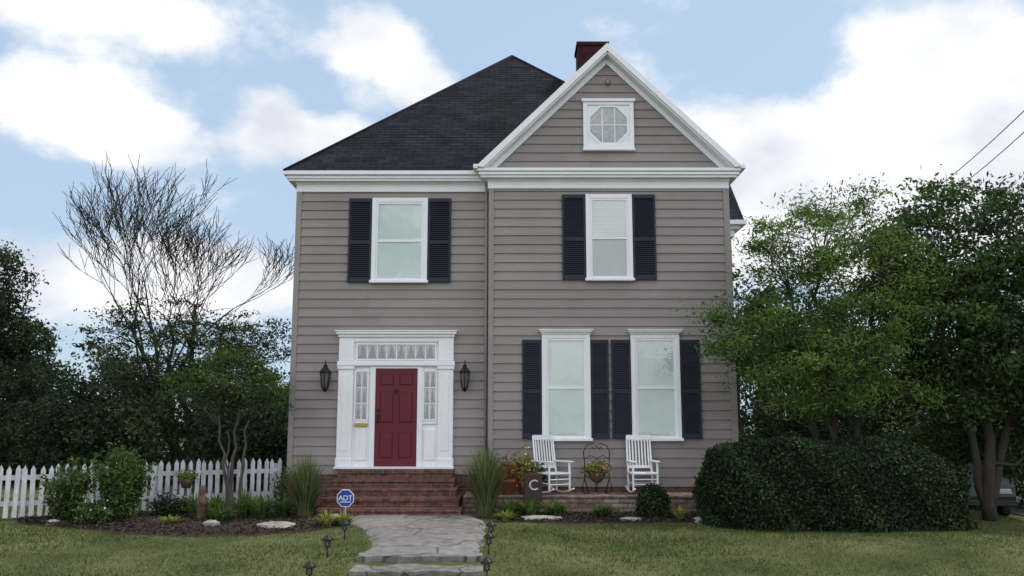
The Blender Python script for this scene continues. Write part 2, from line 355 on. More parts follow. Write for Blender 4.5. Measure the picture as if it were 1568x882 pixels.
build_bed('mulch_bed',np.arange(-9.2,-2.85,.12),lambda x:float(np.interp(x,BX,BF)),lambda x: .15+(x+4.9)*.553 if x<-4.9 else -.02)
build_bed('mulch_bed',np.arange(-.45,8.2,.12),lambda x:float(np.interp(x,RX,RF)) if x<4.4 else -2.4,lambda x:-1.2)
# ------------------------------------------------------------------ house
H=empty('gray_clapboard_house')
XL,XR,XG=-4.8,4.76,-.5; YG=-.3; YB=9.55
def siding(mb,x0,x1,y,z0,z1,clip=None,e=.203):
    z=z0
    while z<z1-.005:
        zt=min(z+e,z1)
        if clip: a,b=clip(z); c,d=clip(zt)
        else: a,b,c,d=x0,x1,x0,x1
        if b-a>.02:
            if d<c: c=d=(a+b)/2
            cuts=[0,1]
            if b-a>2.5: cuts=[0,random.uniform(.25,.75),1]
            for u,v in zip(cuts[:-1],cuts[1:]):
                A,B_,C_,D_=a+(b-a)*u,a+(b-a)*v,c+(d-c)*u,c+(d-c)*v
                g=.0015 if len(cuts)>2 else 0
                o=len(mb.v); j=random.uniform(-.003,.003)
                mb.add([(A+g,y-.032,z),(B_-g,y-.032,z+j),(D_-g,y-.004,zt+.002),(C_+g,y-.004,zt+.002),(A+g,y-.002,z),(B_-g,y-.002,z+j)],[(0,1,2,3),(4,5,1,0)],M['siding'])
                s_=random.random()
                for q in range(6): mb.sh[o+q]=s_
        z=zt
w=MB()
w.box(XL,XR,0,YB,.2,7.3,M['siding'])
w.box(XG,XR-.002,YG,.05,.45,7.29,M['siding'])
w.prism([(XG,7.29),(XR-.002,7.29),(2.13,10.0)],YG,1.0,M['siding'])
w.obj('wall_core',H)
w=MB()
siding(w,XL+.09,XG,0,.86,7.1,e=.2)
siding(w,XG+.1,XR-.1,YG,.62,7.1,e=.2)
siding(w,0,0,YG,7.5,10.0,clip=lambda z:(-.40+(z-7.5),4.66-(z-7.5)),e=.2)
w.obj('clapboard_siding',H)
w=MB()
def siding_side(mb,x,sgn,y0,y1,z0,z1,e=.2):
    z=z0
    while z<z1-.01:
        zt=min(z+e,z1); a=x+sgn*.026; b=x+sgn*.004; c=x+sgn*.002
        mb.add([(a,y0,z),(a,y1,z),(b,y1,zt),(b,y0,zt),(c,y0,z),(c,y1,z)],[(0,1,2,3),(4,5,1,0)],M['siding']); z=zt
siding_side(w,XL,-1,.05,YB,.86,7.1); siding_side(w,XR,1,.05,YB,.62,7.1)
w.obj('side_siding',H)
w=MB()
w.box(XL-.03,XL+.09,-.04,.09,.86,7.08,M['corner'])
w.box(XG-.012,XG+.1,YG-.04,.01,.62,7.08,M['corner'])
w.box(XR-.1,XR+.03,YG-.04,.09,.62,7.08,M['corner'])
w.tube([(XG-.07,-.06,.9),(XG-.07,-.06,7.3)],.03,M['corner'],8)
w.obj('corner_boards',H)
w=MB()
w.box(XL-.01,XG,-.012,.2,.1,.86,M['brick']); w.box(XG,XR+.01,YG-.012,.2,.1,.62,M['brick']); w.box(XL-.01,XL+.3,.2,YB,.1,.86,M['brick']); w.box(XR-.3,XR+.01,.2,YB,.1,.62,M['brick'])
w.obj('foundation',H)
w=MB()
def slabs(x0,x1,y0,y1,spec,d=0):
    for o,a,b in spec: w.box(x0-o,x1+o,y0-o,y1,a+d,b+d,M['white'])
S=[(.035,7.08,7.25),(.06,7.25,7.29),(.19,7.29,7.34),(.225,7.34,7.40),(.20,7.40,7.415),(.28,7.415,7.50)]
slabs(XL,XR-.02,0,YB+.03,S)
S2=[(.036,7.078,7.24),(.062,7.24,7.288),(.19,7.288,7.345),(.23,7.345,7.405),(.19,7.405,7.42),(.262,7.42,7.485)]
slabs(XG,XR,YG,.6,S2)
w.obj('cornice',H)
w=MB()
e=.27; x0,x1,y0,y1=XL-e,XR+e,-e,YB+e; ay,az=4.7,12.3; ze=7.503
cx=(x0+x1)/2; ax=cx+.02
V=[(x0,y0,ze),(x1,y0,ze),(x1,y1,ze),(x0,y1,ze),(ax,ay,az)]
w.add([(x0,y0,ze-.001),(x1,y0,ze-.001),(x1,y1,ze-.001),(x0,y1,ze-.001)],[(0,3,2,1)],M['shcap'])
NC=46
for (a,b) in ((0,1),(1,2),(2,3),(3,0)):
    A=Vector(V[a]);B=Vector(V[b]);C=Vector(V[4]); nrm=(B-A).cross(C-A).normalized()
    for i in range(NC):
        t0=i/NC; t1=min(1,(i+1)/NC); p0=A.lerp(C,t0)+nrm*.007; p1=B.lerp(C,t0)+nrm*.007; q1=B.lerp(C,t1)+nrm*.002; q0=A.lerp(C,t1)+nrm*.002; r0_=A.lerp(C,t0)-nrm*.002; r1_=B.lerp(C,t0)-nrm*.002
        w.add([p0,p1,q1,q0,r0_,r1_],[(0,1,2,3),(4,5,1,0)],M['shingle'])
for i in range(4): w.tube([V[i],V[4]],.045,M['shcap'],6)
gx=2.13; gpk=10.32; gl=XG-.26; gr=XR+.26; gy0=YG-.27; ze2=7.50
w.add([(gl,gy0,ze2),(gx,gy0,gpk),(gx,3.2,gpk),(gl,3.2,ze2)],[(0,3,2,1)],M['shingle'])
w.add([(gr,gy0,ze2),(gx,gy0,gpk),(gx,3.2,gpk),(gr,3.2,ze2)],[(0,1,2,3)],M['shingle'])
w.tube([(gx,gy0+.01,gpk),(gx,3,gpk)],.04,M['shcap'],6)
w.add([(4.5,4.3,7.42),(6.35,4.3,7.42),(6.35,6.1,9.2),(2.5,6.1,9.2),(4.5,7.9,7.42),(6.35,7.9,7.42)],[(0,1,2,3),(5,4,3,2)],M['shingle'])
w.obj('roof',H)
w=MB()
def rake(dz0,dz1,y0,y1,xo=0,m=M['white']):
    s=(gpk-ze2)/(gx-gl); zb=ze2-.02
    for sgn in (-1,1):
        xe=gl-xo if sgn<0 else gr+xo
        a=gx+sgn*min(abs(xe-gx),(gpk+dz0-zb)/s); b=gx+sgn*(gpk+dz1-zb)/s
        za=gpk+dz0-s*abs(a-gx)
        P=[(a,max(zb,za)),(b,zb),(gx,gpk+dz1),(gx,gpk+dz0)]
        if sgn>0: P=P[::-1]
        w.prism(P,y0,y1,m)
rake(.035,-.15,gy0-.04,gy0,.03)
rake(-.001,-.20,gy0+.002,YG-.0,0)
rake(-.205,-.36,YG-.06,YG-.002,0)
w.box(gl-.09,gl+.02,gy0-.02,-.25,7.47,7.56,M['white']); w.box(gr-.02,gr+.1,gy0-.02,4,7.46,7.56,M['white'])
w.obj('rake_boards',H,bevel=.008)
w=MB()
w.box(XR-.1,6.05,4.6,7.6,.2,7.22,M['siding']); w.box(XR,6.12,4.5,7.7,7.0,7.2,M['white']); w.box(XR,6.25,4.4,7.8,7.2,7.3,M['white']); w.box(XR,6.4,4.25,7.95,7.3,7.42,M['white'])
w.add([(6.05,4.6,7.4),(6.05,7.6,7.4),(6.05,6.1,8.95)],[(0,1,2)],M['siding'])
w.obj('side_bay',H)
w=MB()
w.box(1.75,2.53,2.9,3.7,9.3,11.9,M['brick_dark']); w.box(1.71,2.57,2.86,3.74,11.84,11.93,M['brick_dark'])
w.obj('chimney',H)
GS=mat('gray_shade',(.34,.37,.39),.8,.06,3)
def window(name,x0,x1,z0,z1,Y,blind,cap=False,fr=.095):
    w=MB(); Wt=M['white']
    d=.05
    zt=z1-(.1 if cap else 0)
    w.bev(x0,x0+fr,Y-d,Y,z0+.06,zt,Wt,.006); w.bev(x1-fr,x1,Y-d,Y,z0+.06,zt,Wt,.006)
    w.bev(x0+fr,x1-fr,Y-d+.003,Y,zt-fr,zt,Wt,.006)
    w.bev(x0-.03,x1+.03,Y-d-.045,Y,z0,z0+.06,Wt,.008)
    if cap:
        w.bev(x0-.02,x1+.02,Y-.075,Y,z1-.1,z1-.06,Wt,.006); w.bev(x0-.05,x1+.05,Y-.12,Y,z1-.06,z1-.02,Wt,.008); w.bev(x0-.07,x1+.07,Y-.14,Y,z1-.02,z1,Wt,.004)
    a,b,c,e_=x0+fr,x1-fr,z0+.06,zt-fr; mid=(c+e_)/2
    s=.042
    for (p,q,yy) in ((mid-.02,e_,Y-.036),(c,mid+.02,Y-.028)):
        w.box(a,a+s,yy,Y+.0,p,q,Wt); w.box(b-s,b,yy,Y+.0,p,q,Wt); w.box(a+s,b-s,yy+.002,Y,q-s,q,Wt); w.box(a+s,b-s,yy+.002,Y,p,p+s*1.2,Wt)
    w.obj(name+'_frame',H)
    g=MB()
    g.add([(a+s,Y-.024,mid),(b-s,Y-.024,mid),(b-s,Y-.024,e_-s),(a+s,Y-.024,e_-s)],[(0,1,2,3)],M['glass'])
    g.add([(a+s,Y-.020,c+s),(b-s,Y-.020,c+s),(b-s,Y-.020,mid),(a+s,Y-.020,mid)],[(0,1,2,3)],M['glass'])
    g.obj(name+'_glass',H)
    q=MB()
    if blind=='slat':
        z=mid+.05
        while z<e_-.05:
            q.add([(a+.03,Y-.016,z),(b-.03,Y-.016,z),(b-.03,Y-.008,z+.034),(a+.03,Y-.008,z+.034)],[(0,1,2,3)],M['slat']); z+=.045
        q.add([(a+.02,Y-.0065,c),(b-.02,Y-.0065,c),(b-.02,Y-.0065,e_),(a+.02,Y-.0065,e_)],[(0,1,2,3)],GS)
    else:
        q.add([(a+.02,Y-.008,c),(b-.02,Y-.008,c),(b-.02,Y-.008,e_),(a+.02,Y-.008,e_)],[(0,1,2,3)],M['blind'])
        q.box(a+.06,b-.06,Y-.014,Y-.010,c+.09,c+.11,M['slat'])
    q.obj(name+'_shade',H)
def shutter(x0,x1,z0,z1,Y):
    w=MB(); m=M['shutter']; d=.07
    s=.045
    w.bev(x0,x0+s,Y-d,Y-.02,z0,z1,m,.005); w.bev(x1-s,x1,Y-d,Y-.02,z0,z1,m,.005)
    mid=z0+(z1-z0)*.47
    for p,q in ((z0,z0+.09),(mid-.035,mid+.035),(z1-.08,z1)): w.box(x0+s,x1-s,Y-d+.002,Y-.02,p,q,m)
    for p,q in ((z0+.09,mid-.035),(mid+.035,z1-.08)):
        z=p
        while z<q-.01:
            zt=min(z+.045,q)
            w.add([(x0+s,Y-d+.006,z),(x1-s,Y-d+.006,z),(x1-s,Y-d+.034,zt),(x0+s,Y-d+.034,zt),(x0+s,Y-d+.034,z),(x1-s,Y-d+.034,z)],[(0,1,2,3),(4,5,1,0)],m); z=zt
    w.obj('shutter',H)
window('upper_window',-3.12,-1.88,5.0,6.93,-.028,'shade')
shutter(-3.64,-3.13,5.02,6.92,-.005); shutter(-1.87,-1.36,5.02,6.92,-.005)
window('upper_window',1.62,2.64,5.0,6.94,YG-.028,'slat')
shutter(1.10,1.61,5.03,6.93,YG-.005); shutter(2.65,3.15,5.03,6.93,YG-.005)
window('lower_window',.64,1.68,1.57,3.94,YG-.028,'shade',True)
window('lower_window',2.55,3.60,1.57,3.94,YG-.028,'shade',True)
shutter(.22,.63,1.62,3.72,YG-.005); shutter(1.69,2.07,1.62,3.72,YG-.005); shutter(2.13,2.54,1.62,3.72,YG-.005); shutter(3.61,4.03,1.62,3.72,YG-.005)
w=MB(); Y=YG-.028; cx,cz=2.155,8.53; R=.41
octo=[(cx+R/math.cos(math.pi/8)*math.cos(math.pi/8+k*math.pi/4),cz+R/math.cos(math.pi/8)*math.sin(math.pi/8+k*math.pi/4)) for k in range(8)]
def ring(outer,inner,y0,y1,m):
    n=len(inner)
    w.add([(x,y0,z) for x,z in outer]+[(x,y0,z) for x,z in inner]+[(x,y1,z) for x,z in inner],[(i,(i+1)%n,(i+1)%n+n,i+n) for i in range(n)]+[(i+n,(i+1)%n+n,(i+1)%n+2*n,i+2*n) for i in range(n)],m)
hw,hh=.47,.46
o8=[(cx+hw,cz+.2),(cx+.2,cz+hh),(cx-.2,cz+hh),(cx-hw,cz+.2),(cx-hw,cz-.2),(cx-.2,cz-hh),(cx+.2,cz-hh),(cx+hw,cz-.2)]
ring(o8,octo,Y-.03,Y-.0,M['white'])
for sx,sz in ((1,1),(-1,1),(-1,-1),(1,-1)):
    P=[(cx+sx*hw,cz+sz*.2),(cx+sx*hw,cz+sz*hh),(cx+sx*.2,cz+sz*hh)]
    w.add([(x,Y-.022,z) for x,z in P],[(0,1,2)],M['white'])
for a,b,c,d in ((cx-.565,cx-hw,cz-.55,cz+.53),(cx+hw,cx+.565,cz-.55,cz+.53),(cx-hw,cx+hw,cz+hh,cz+.53),(cx-hw,cx+hw,cz-.55,cz-hh)):
    w.bev(a,b,Y-.05,Y,c,d,M['white'],.005)
w.bev(cx-.60,cx+.60,Y-.085,Y,cz+.53,cz+.60,M['white'],.01); w.bev(cx-.58,cx+.58,Y-.08,Y,cz-.60,cz-.55,M['white'],.01)
for q in (-.14,.14): w.box(cx+q-.011,cx+q+.011,Y-.018,Y-.008,cz-R,cz+R,M['white'])
w.box(cx-R,cx+R,Y-.017,Y-.009,cz-.011,cz+.011,M['white'])
w.add([(x,Y-.0065,z) for x,z in octo],[tuple(range(8))],M['lace2'])
w.tube([(cx,YG-.03,9.53),(cx,YG-.1,9.5)],[.07,.03],M['corner'],8)
w.obj('gable_window',H)
g=MB(); g.add([(x,Y-.014,z) for x,z in octo],[tuple(range(8))],M['glass']); g.obj('gable_glass',H)
# entrance
w=MB(); Wt=M['white']; Y=-.026
X0,X1=-3.77,-1.27
w.box(X0,X1,Y-.012,Y+.02,1.0,3.78,Wt)
for a,b in ((X0,X0+.33),(X1-.33,X1)):
    w.bev(a,b,Y-.07,Y-.01,1.02,3.16,Wt,.01); w.bev(a-.015,b+.015,Y-.09,Y-.01,1.02,1.2,Wt,.01)
    w.bev(a+.08,b-.08,Y-.08,Y-.068,1.35,3.0,Wt,.012)
    w.bev(a,b,Y-.07,Y-.01,3.28,3.80,Wt,.01)
    w.bev(a-.02,b+.02,Y-.1,Y-.01,3.10,3.165,Wt,.01)
w.bev(X0-.03,X1+.03,Y-.10,Y-.01,3.17,3.275,Wt,.015)
w.bev(X0+.33,X1-.33,Y-.06,Y-.01,3.70,3.80,Wt,.006)
w.bev(X0-.02,X1+.02,Y-.11,Y-.005,3.80,3.86,Wt,.01); w.bev(X0-.06,X1+.06,Y-.15,Y-.005,3.86,3.92,Wt,.012); w.bev(X0-.08,X1+.08,Y-.17,Y-.005,3.92,3.945,Wt,.004)
for a,b in ((-3.08,-2.96),(-2.05,-1.93)): w.bev(a,b,Y-.06,Y-.01,1.02,3.165,Wt,.01)
w.bev(-2.96,-2.05,Y-.055,Y-.01,3.12,3.165,Wt,.005)
def lights(x0,x1,z0,z1,cols,rows,diam=False):
    w.box(x0,x1,Y-.02,Y-.014,z0,z1,M['lace'])
    for a,b,c,d in ((x0-.03,x0,z0-.03,z1+.03),(x1,x1+.03,z0-.03,z1+.03),(x0,x1,z0-.03,z0),(x0,x1,z1,z1+.03)): w.box(a,b,Y-.045,Y-.012,c,d,Wt)
    for i in range(1,cols):
        x=x0+(x1-x0)*i/cols; w.box(x-.009,x+.009,Y-.035,Y-.02,z0,z1,Wt)
    for i in range(1,rows):
        z=z0+(z1-z0)*i/rows; w.box(x0,x1,Y-.034,Y-.021,z-.009,z+.009,Wt)
    for i in range(cols):
        a=x0+(x1-x0)*i/cols+.012; b=x0+(x1-x0)*(i+1)/cols-.012
        for j in range(rows):
            p=z0+(z1-z0)*j/rows; q=z0+(z1-z0)*(j+1)/rows; m_=(a+b)/2; hh_=q-p
            for s_ in (-1,1):
                e0=a if s_<0 else b
                P=[(e0,q),(m_,q),(m_+s_*(b-a)*.22,q-hh_*.3),(m_+s_*(b-a)*.34,p+hh_*.3),(e0,p+hh_*.08)]
                w.add([(x,Y-.0215,z) for x,z in P],[(0,1,2,3,4)],M['lace2'])
lights(-3.36,-1.68,3.33,3.64,8,1)
lights(-3.38,-3.14,2.03,3.05,2,3)
lights(-1.90,-1.66,2.03,3.05,2,3)
for a,b in ((-3.39,-3.13),(-1.91,-1.65)):
    w.bev(a,b,Y-.04,Y-.012,1.15,1.83,Wt,.02); w.box(a-.02,b+.02,Y-.05,Y-.012,1.93,1.97,Wt)
w.bev(-3.39,-3.12,Y-.058,Y-.02,1.87,1.945,M['brass'],.006)
w.box(-3.8,-1.24,-.2,0,.985,1.02,Wt)
w.obj('door_surround',H)
g=MB(); g.add([(-3.36,Y-.03,3.33),(-1.68,Y-.03,3.33),(-1.68,Y-.03,3.64),(-3.36,Y-.03,3.64)],[(0,1,2,3)],M['glass'])
for a,b in ((-3.38,-3.14),(-1.90,-1.66)): g.add([(a,Y-.03,2.03),(b,Y-.03,2.03),(b,Y-.03,3.05),(a,Y-.03,3.05)],[(0,1,2,3)],M['glass'])
g.obj('entry_glass',H)
w=MB(); D=M['door']
w.box(-2.958,-2.052,Y-.03,Y-.008,1.03,3.12,D)
M['doordk']=mat('door_groove_painted_shade',(.045,.006,.01),.6,.1,4)  # darkened door red; groove shade painted on flat quads around the panels
def dpanel(a,b,c,d):
    g=.012
    w.add([(a,Y-.031,c),(b,Y-.031,c),(b,Y-.031,d),(a,Y-.031,d)],[(0,1,2,3)],M['doordk'])
    w.bev(a+g,b-g,Y-.046,Y-.03,c+g,d-g,D,.015)
for a,b in ((-2.86,-2.56),(-2.45,-2.15)):
    dpanel(a,b,2.75,3.0); dpanel(a,b,1.95,2.62); dpanel(a,b,1.2,1.75)
w.tube([(-2.9,Y-.05,1.95),(-2.9,Y-.09,1.98),(-2.9,Y-.09,2.08),(-2.9,Y-.05,2.11)],.011,M['black'],6); w.box(-2.918,-2.882,Y-.036,Y-.03,1.92,2.14,M['black'])
w.lathe((-2.9,Y-.05,2.22),[(.022,-.02),(.022,.02)],M['black'],8)
w.tube([(-2.505+.03*math.cos(t),Y-.055,2.62+.055*math.sin(t)) for t in np.linspace(0,6.283,13)],.008,M['black'],5)
w.obj('front_door',H)
M['lamp']=mat('smoky_lantern_glass',(.11,.11,.105),.2,.2,12,spec=.6)
def lantern(x):
    w=MB(); m=M['black']
    w.bev(x-.05,x+.05,-.06,-.02,2.78,3.0,m,.01)
    w.tube([(x,-.05,2.92),(x,-.13,2.98),(x,-.19,2.95),(x,-.19,2.86)],.012,m,6)
    cx,cy=x,-.19
    def hexl(prof,mm): w.lathe((cx,cy,0),prof,mm,6,smooth=False)
    hexl([(.02,2.61),(.05,2.65),(.065,2.68),(.07,2.70)],m)
    hexl([(.062,2.70),(.105,3.02)],M['lamp'])
    hexl([(.13,3.02),(.135,3.04),(.06,3.13),(.05,3.14),(.055,3.17),(.02,3.2),(.012,3.24),(.02,3.26),(.005,3.29)],m)
    for k in range(6):
        t=2*math.pi*(k+.5)/6; w.tube([(cx+.068*math.cos(t),cy+.068*math.sin(t),2.69),(cx+.11*math.cos(t),cy+.11*math.sin(t),3.03)],.012,m,5)
    w.obj('wall_lantern',H)
lantern(-4.03); lantern(-1.02)
st=empty('brick_steps'); w=MB()
tr=[(-3.62,-1.24,-.62,1.0-.02,.5),(-3.66,-1.18,-.92,.815,.4),(-3.70,-1.12,-1.22,.65,.3),(-3.74,-1.05,-1.52,.485,.2),(-3.78,-.98,-1.84,.315,.0)]
for i,(a,b,y,zt,zb) in enumerate(tr):
    w.box(a,b,y,-.02-i*.003,zb-.1,zt-.06,M['brick']); w.box(a-.012,b+.012,y-.025,-.021-i*.003,zt-.06,zt,M['brick'])
w.obj('treads',st,bevel=.006)
w=MB(); w.box(-.975,4.7,-1.3,YG-.02,.0,.475,M['stone']); w.box(-.97,4.73,-1.33,YG-.021,.475,.52,M['stone'])
w.obj('stone_patio',bevel=.008)
# ------------------------------------------------------------------ picket fence
F=empty('white_picket_fence'); w=MB(); a=Vector((-4.98,.16,0)); b=Vector((-13.2,-4.39,0)); d=(b-a); Ln=d.length; d.normalize(); ang=math.atan2(d.y,d.x)
def T(s,z=0,y=0): return Matrix.Translation(a+d*s+Vector((0,0,z)))@Matrix.Rotation(ang+math.pi,4,'Z')
s=.05
while s<Ln:
    p=a+d*s; g=G(p.x,p.y); tt=T(s,g)@Matrix.Rotation(random.uniform(-.025,.025),4,'Y'); hh=1.03+random.uniform(-.03,.025)+.02*math.sin(s*1.1); q=.042
    vs=[tt@Vector(v) for v in [(-q,0,.05),(q,0,.05),(q,0,hh-.08),(0,0,hh),(-q,0,hh-.08),(-q,.02,.05),(q,.02,.05),(q,.02,hh-.08),(0,.02,hh),(-q,.02,hh-.08)]]
    w.add(vs,[(0,1,2,3,4),(9,8,7,6,5)]+[(i,i+5,(i+1)%5+5,(i+1)%5) for i in range(5)],M['white_old']); s+=.142
for zz in (.3,.78):
    tt=Matrix.Translation(a+Vector((0,0,.15+zz)))@Matrix.Rotation(ang+math.pi,4,'Z'); w.box(-Ln,0,.021,.06,-.045,.045,M['white_old'],tt)
s=.1
while s<Ln:
    tt=T(s,.1); w.box(-.05,.05,.061,.16,0,.98,M['white_old'],tt); s+=2.4
w.obj('pickets',F)
# ------------------------------------------------------------------ trees
def branchpath(mb,p0,p1,r0,r1,m,n=5,sag=.0,jit=.06,sides=6):
    p0=Vector(p0);p1=Vector(p1);L=(p1-p0).length; pts=[];rs=[]
    for i in range(n+1):
        t=i/n; q=p0.lerp(p1,t)+Vector((random.gauss(0,1),random.gauss(0,1),random.gauss(0,.6)))*jit*L*(0 if i in(0,n) else 1)*.6
        q.z+=sag*L*math.sin(math.pi*t); pts.append(q); rs.append(r0+(r1-r0)*t)
    mb.tube(pts,rs,m,sides); return pts
def tree(name,base_,stems,ells,leafm,nleaf,rc,lsize,barkm,nbranch=60,surf=.6,zflat=.7,fork=.35,lw=.45):
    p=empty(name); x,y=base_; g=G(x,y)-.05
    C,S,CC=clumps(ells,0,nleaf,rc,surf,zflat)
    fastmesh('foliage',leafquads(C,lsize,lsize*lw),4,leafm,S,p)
    mb=MB(); stempts=[]
    for (dx,dy,h,r) in stems:
        pts=branchpath(mb,(x+random.uniform(-.1,.1),y,g),(x+dx,y+dy,g+h),r,r*.35,barkm,8,0,.03,9); stempts+=[(q,r*(1-.65*i/8)) for i,q in enumerate(pts) if i/8>fork]
    idx=rng.permutation(len(CC))[:nbranch]
    for k in idx:
        c=Vector(CC[k]); cand=[(q,r) for q,r in stempts if q.z<c.z+.2] or stempts[:2]
        q,r=min(cand,key=lambda t:(t[0]-c).length+random.uniform(0,.4))
        pts=branchpath(mb,q,c,min(r*.5,.04),.006,barkm,5,.08,.08,5)
        for _ in range(3):
            s_=pts[random.choice([2,3,4])]; e_=s_+Vector((random.gauss(0,1),random.gauss(0,1),random.gauss(.4,.6)))*rc*.9
            mb.tube([s_,s_.lerp(e_,.5)+Vector((0,0,.03)),e_],[.01,.007,.003],barkm,4,False)
    mb.obj('trunk_and_limbs',p,uv=False)
    return p
tree('ash_tree',(6.2,-2.0),[(-.7,0,4.4,.08),(.1,.2,5.0,.09),(.9,-.1,4.4,.08),(-.3,-.4,3.2,.06)],
 [(5.8,-2.0,5.1,1.15,1.1,1.3,48),(6.8,-1.8,5.5,1.3,1.2,1.3,54),(4.6,-2.2,3.95,.95,.8,.42,26),(4.3,-2.3,3.35,.65,.7,.3,14),(5.6,-2.3,3.2,1.0,1.0,.8,40),(6.6,-2.2,3.4,1.3,1.1,1.1,55),(7.6,-2.1,4.7,.9,1,1.3,36),(5.8,-2.6,2.4,.8,.6,.4,18),(7.1,-2.4,2.5,.9,.7,.5,20),(5.2,-2.0,5.4,.6,.7,.7,12),(4.9,-2.5,2.75,.45,.5,.3,7)],
 L_lite,110,.34,.052,M['bark'],nbranch=120,surf=.15,zflat=.5,lw=.3)
tree('maple_tree',(8.95,-2.3),[(.2,.1,3.0,.14),(-.6,.3,4.5,.09),(1.0,0,4.8,.10)],
 [(9.1,-1.5,5.4,1.6,1.5,1.5,90),(10.8,-1.5,5.2,1.6,1.5,1.8,60),(8.7,-1.8,3.7,1.2,1.2,.9,60),(10.0,-2.2,3.2,1.5,1.2,.9,64),(8.3,-1.6,2.7,.7,.8,.5,22),(8.2,-.9,5.2,.8,.8,.9,30),(9.6,-2.4,2.3,1.2,.7,.5,26),(10.4,-1.3,1.5,1.3,.8,.55,44),(9.0,-1.0,1.6,.8,.6,.6,26)],
 L_maple,130,.36,.06,M['bark'],nbranch=110,surf=.3,zflat=.55)
tree('crabapple_tree',(-5.75,-.75),[(-.35,0,2.0,.045),(.05,.1,2.2,.05),(.3,-.05,1.9,.045),(-.1,-.2,1.7,.035)],
 [(-5.9,-.7,2.9,1.0,.8,.5,46),(-5.2,-.75,2.6,.55,.7,.45,24),(-6.6,-.6,2.7,.65,.6,.4,22),(-5.6,-.8,3.3,.6,.5,.3,10)],
 L_mid,95,.24,.036,M['barkgray'],nbranch=60,surf=.3,zflat=.5,fork=.45)
tree('oak_tree',(-17.6,11),[(0,0,6,.25),(.6,.5,5,.15)],[(-17.9,11,6.0,1.2,1.8,1.9,46),(-17.3,11,3.6,1.7,2,1.9,66),(-19.2,11,4.6,1.6,2,2.6,44)],L_dark,150,.45,.08,M['bark'],nbranch=50,surf=.3)
tree('elm_tree',(-9.9,7.5),[(.2,0,5.4,.13),(-.7,.4,4.9,.11),(1.0,.2,4.6,.1),(-1.6,.2,4.2,.08)],
 [(-9.6,7.5,3.7,1.9,1.6,1.3,70),(-11.4,7.4,3.6,1.3,1.4,1.4,44),(-8.4,7.3,4.3,1.3,1.2,1.0,28),(-10.4,7.4,5.1,1.5,1.2,1.0,18),(-7.4,7.2,4.2,1.0,1.1,1.2,24),(-12.0,7.4,4.9,.9,.9,.7,9)],
 L_elm,66,.42,.055,M['barkdk'],nbranch=140,surf=.1,zflat=.35)
def bare(name,x,y,h,seed):
    rs_=random.Random(seed)
    p=empty(name); mb=MB(); g=G(x,y)
    def grow(q,d,L,r,dep):
        pts=[q];rs=[r]; dd=d.copy()
        for i in range(3):
            dd=(dd+Vector((rs_.gauss(0,.10),rs_.gauss(0,.10),rs_.gauss(.06,.05)))).normalized(); pts.append(pts[-1]+dd*L/3); rs.append(r*(1-.12*(i+1)))
        mb.tube(pts,rs,M['barkdk'],6 if dep<3 else 3,False)
        if dep>=7: return
        k=4 if dep==0 else (3 if dep in(1,2,4,5) else 2)
        for i in range(k):
            sp=.42
            if dep==0: th=6.283*i/k+.4; nd=Vector((math.cos(th)*.62,math.sin(th)*.45,1)).normalized()
            else: nd=(dd+Vector((rs_.gauss(0,sp),rs_.gauss(0,sp),rs_.gauss(.14,.16)))).normalized()
            st=pts[-1] if i<k-1 else pts[2]
            grow(st,nd,L*rs_.uniform(.7,.86),max(rs[-1]*.64,.011),dep+1)
    grow(Vector((x,y,g)),Vector((0,0,1)),h*.235,.2,0)
    mb.obj('branches',p,uv=False)
bare('bare_tree',-11.0,10.4,11.3,5)
def treeline():
    E=[];E2=[]
    for i in range(46):
        x=-46+i*2.0+random.uniform(-.8,.8)
        if -6<x<9 : continue
        right=x>9
        h=random.uniform(3.4,6.0) if not right else random.uniform(6,9)
        y=random.uniform(18,26)
        E.append((x,y,h*.5,1.8,1.8,h*.5,46)); E.append((x+.8,y+1.5,h*.3,2.0,1.5,h*.35,24))
    for i in range(16):
        x=-20+i*.95; zz=random.uniform(1.3,3.0); E2.append((x,random.uniform(4,10),zz*.55,.9,1.0,zz*.6,26))
    for i in range(9):
        x=7.0+i*1.3; E2.append((x,random.uniform(5,8),2.0,1.3,1.2,random.uniform(2.0,3.0),34))
    C,S,_=clumps(E,0,90,.65,.35,.6); C2,S2,_=clumps(E2,0,150,.42,.3,.6)
    p=empty('tree_line'); fastmesh('foliage',leafquads(C,.12,.06),4,L_far,S,p); fastmesh('undergrowth',leafquads(C2,.07,.034),4,L_far,S2,p)
    mb=MB()
    for e_ in E[::2]: branchpath(mb,(e_[0],e_[1],-.5),(e_[0],e_[1],e_[2]+e_[5]*.5),.15,.04,M['bark'],5,0,.03,5)
    mb.obj('trunks',p,uv=False)
treeline()
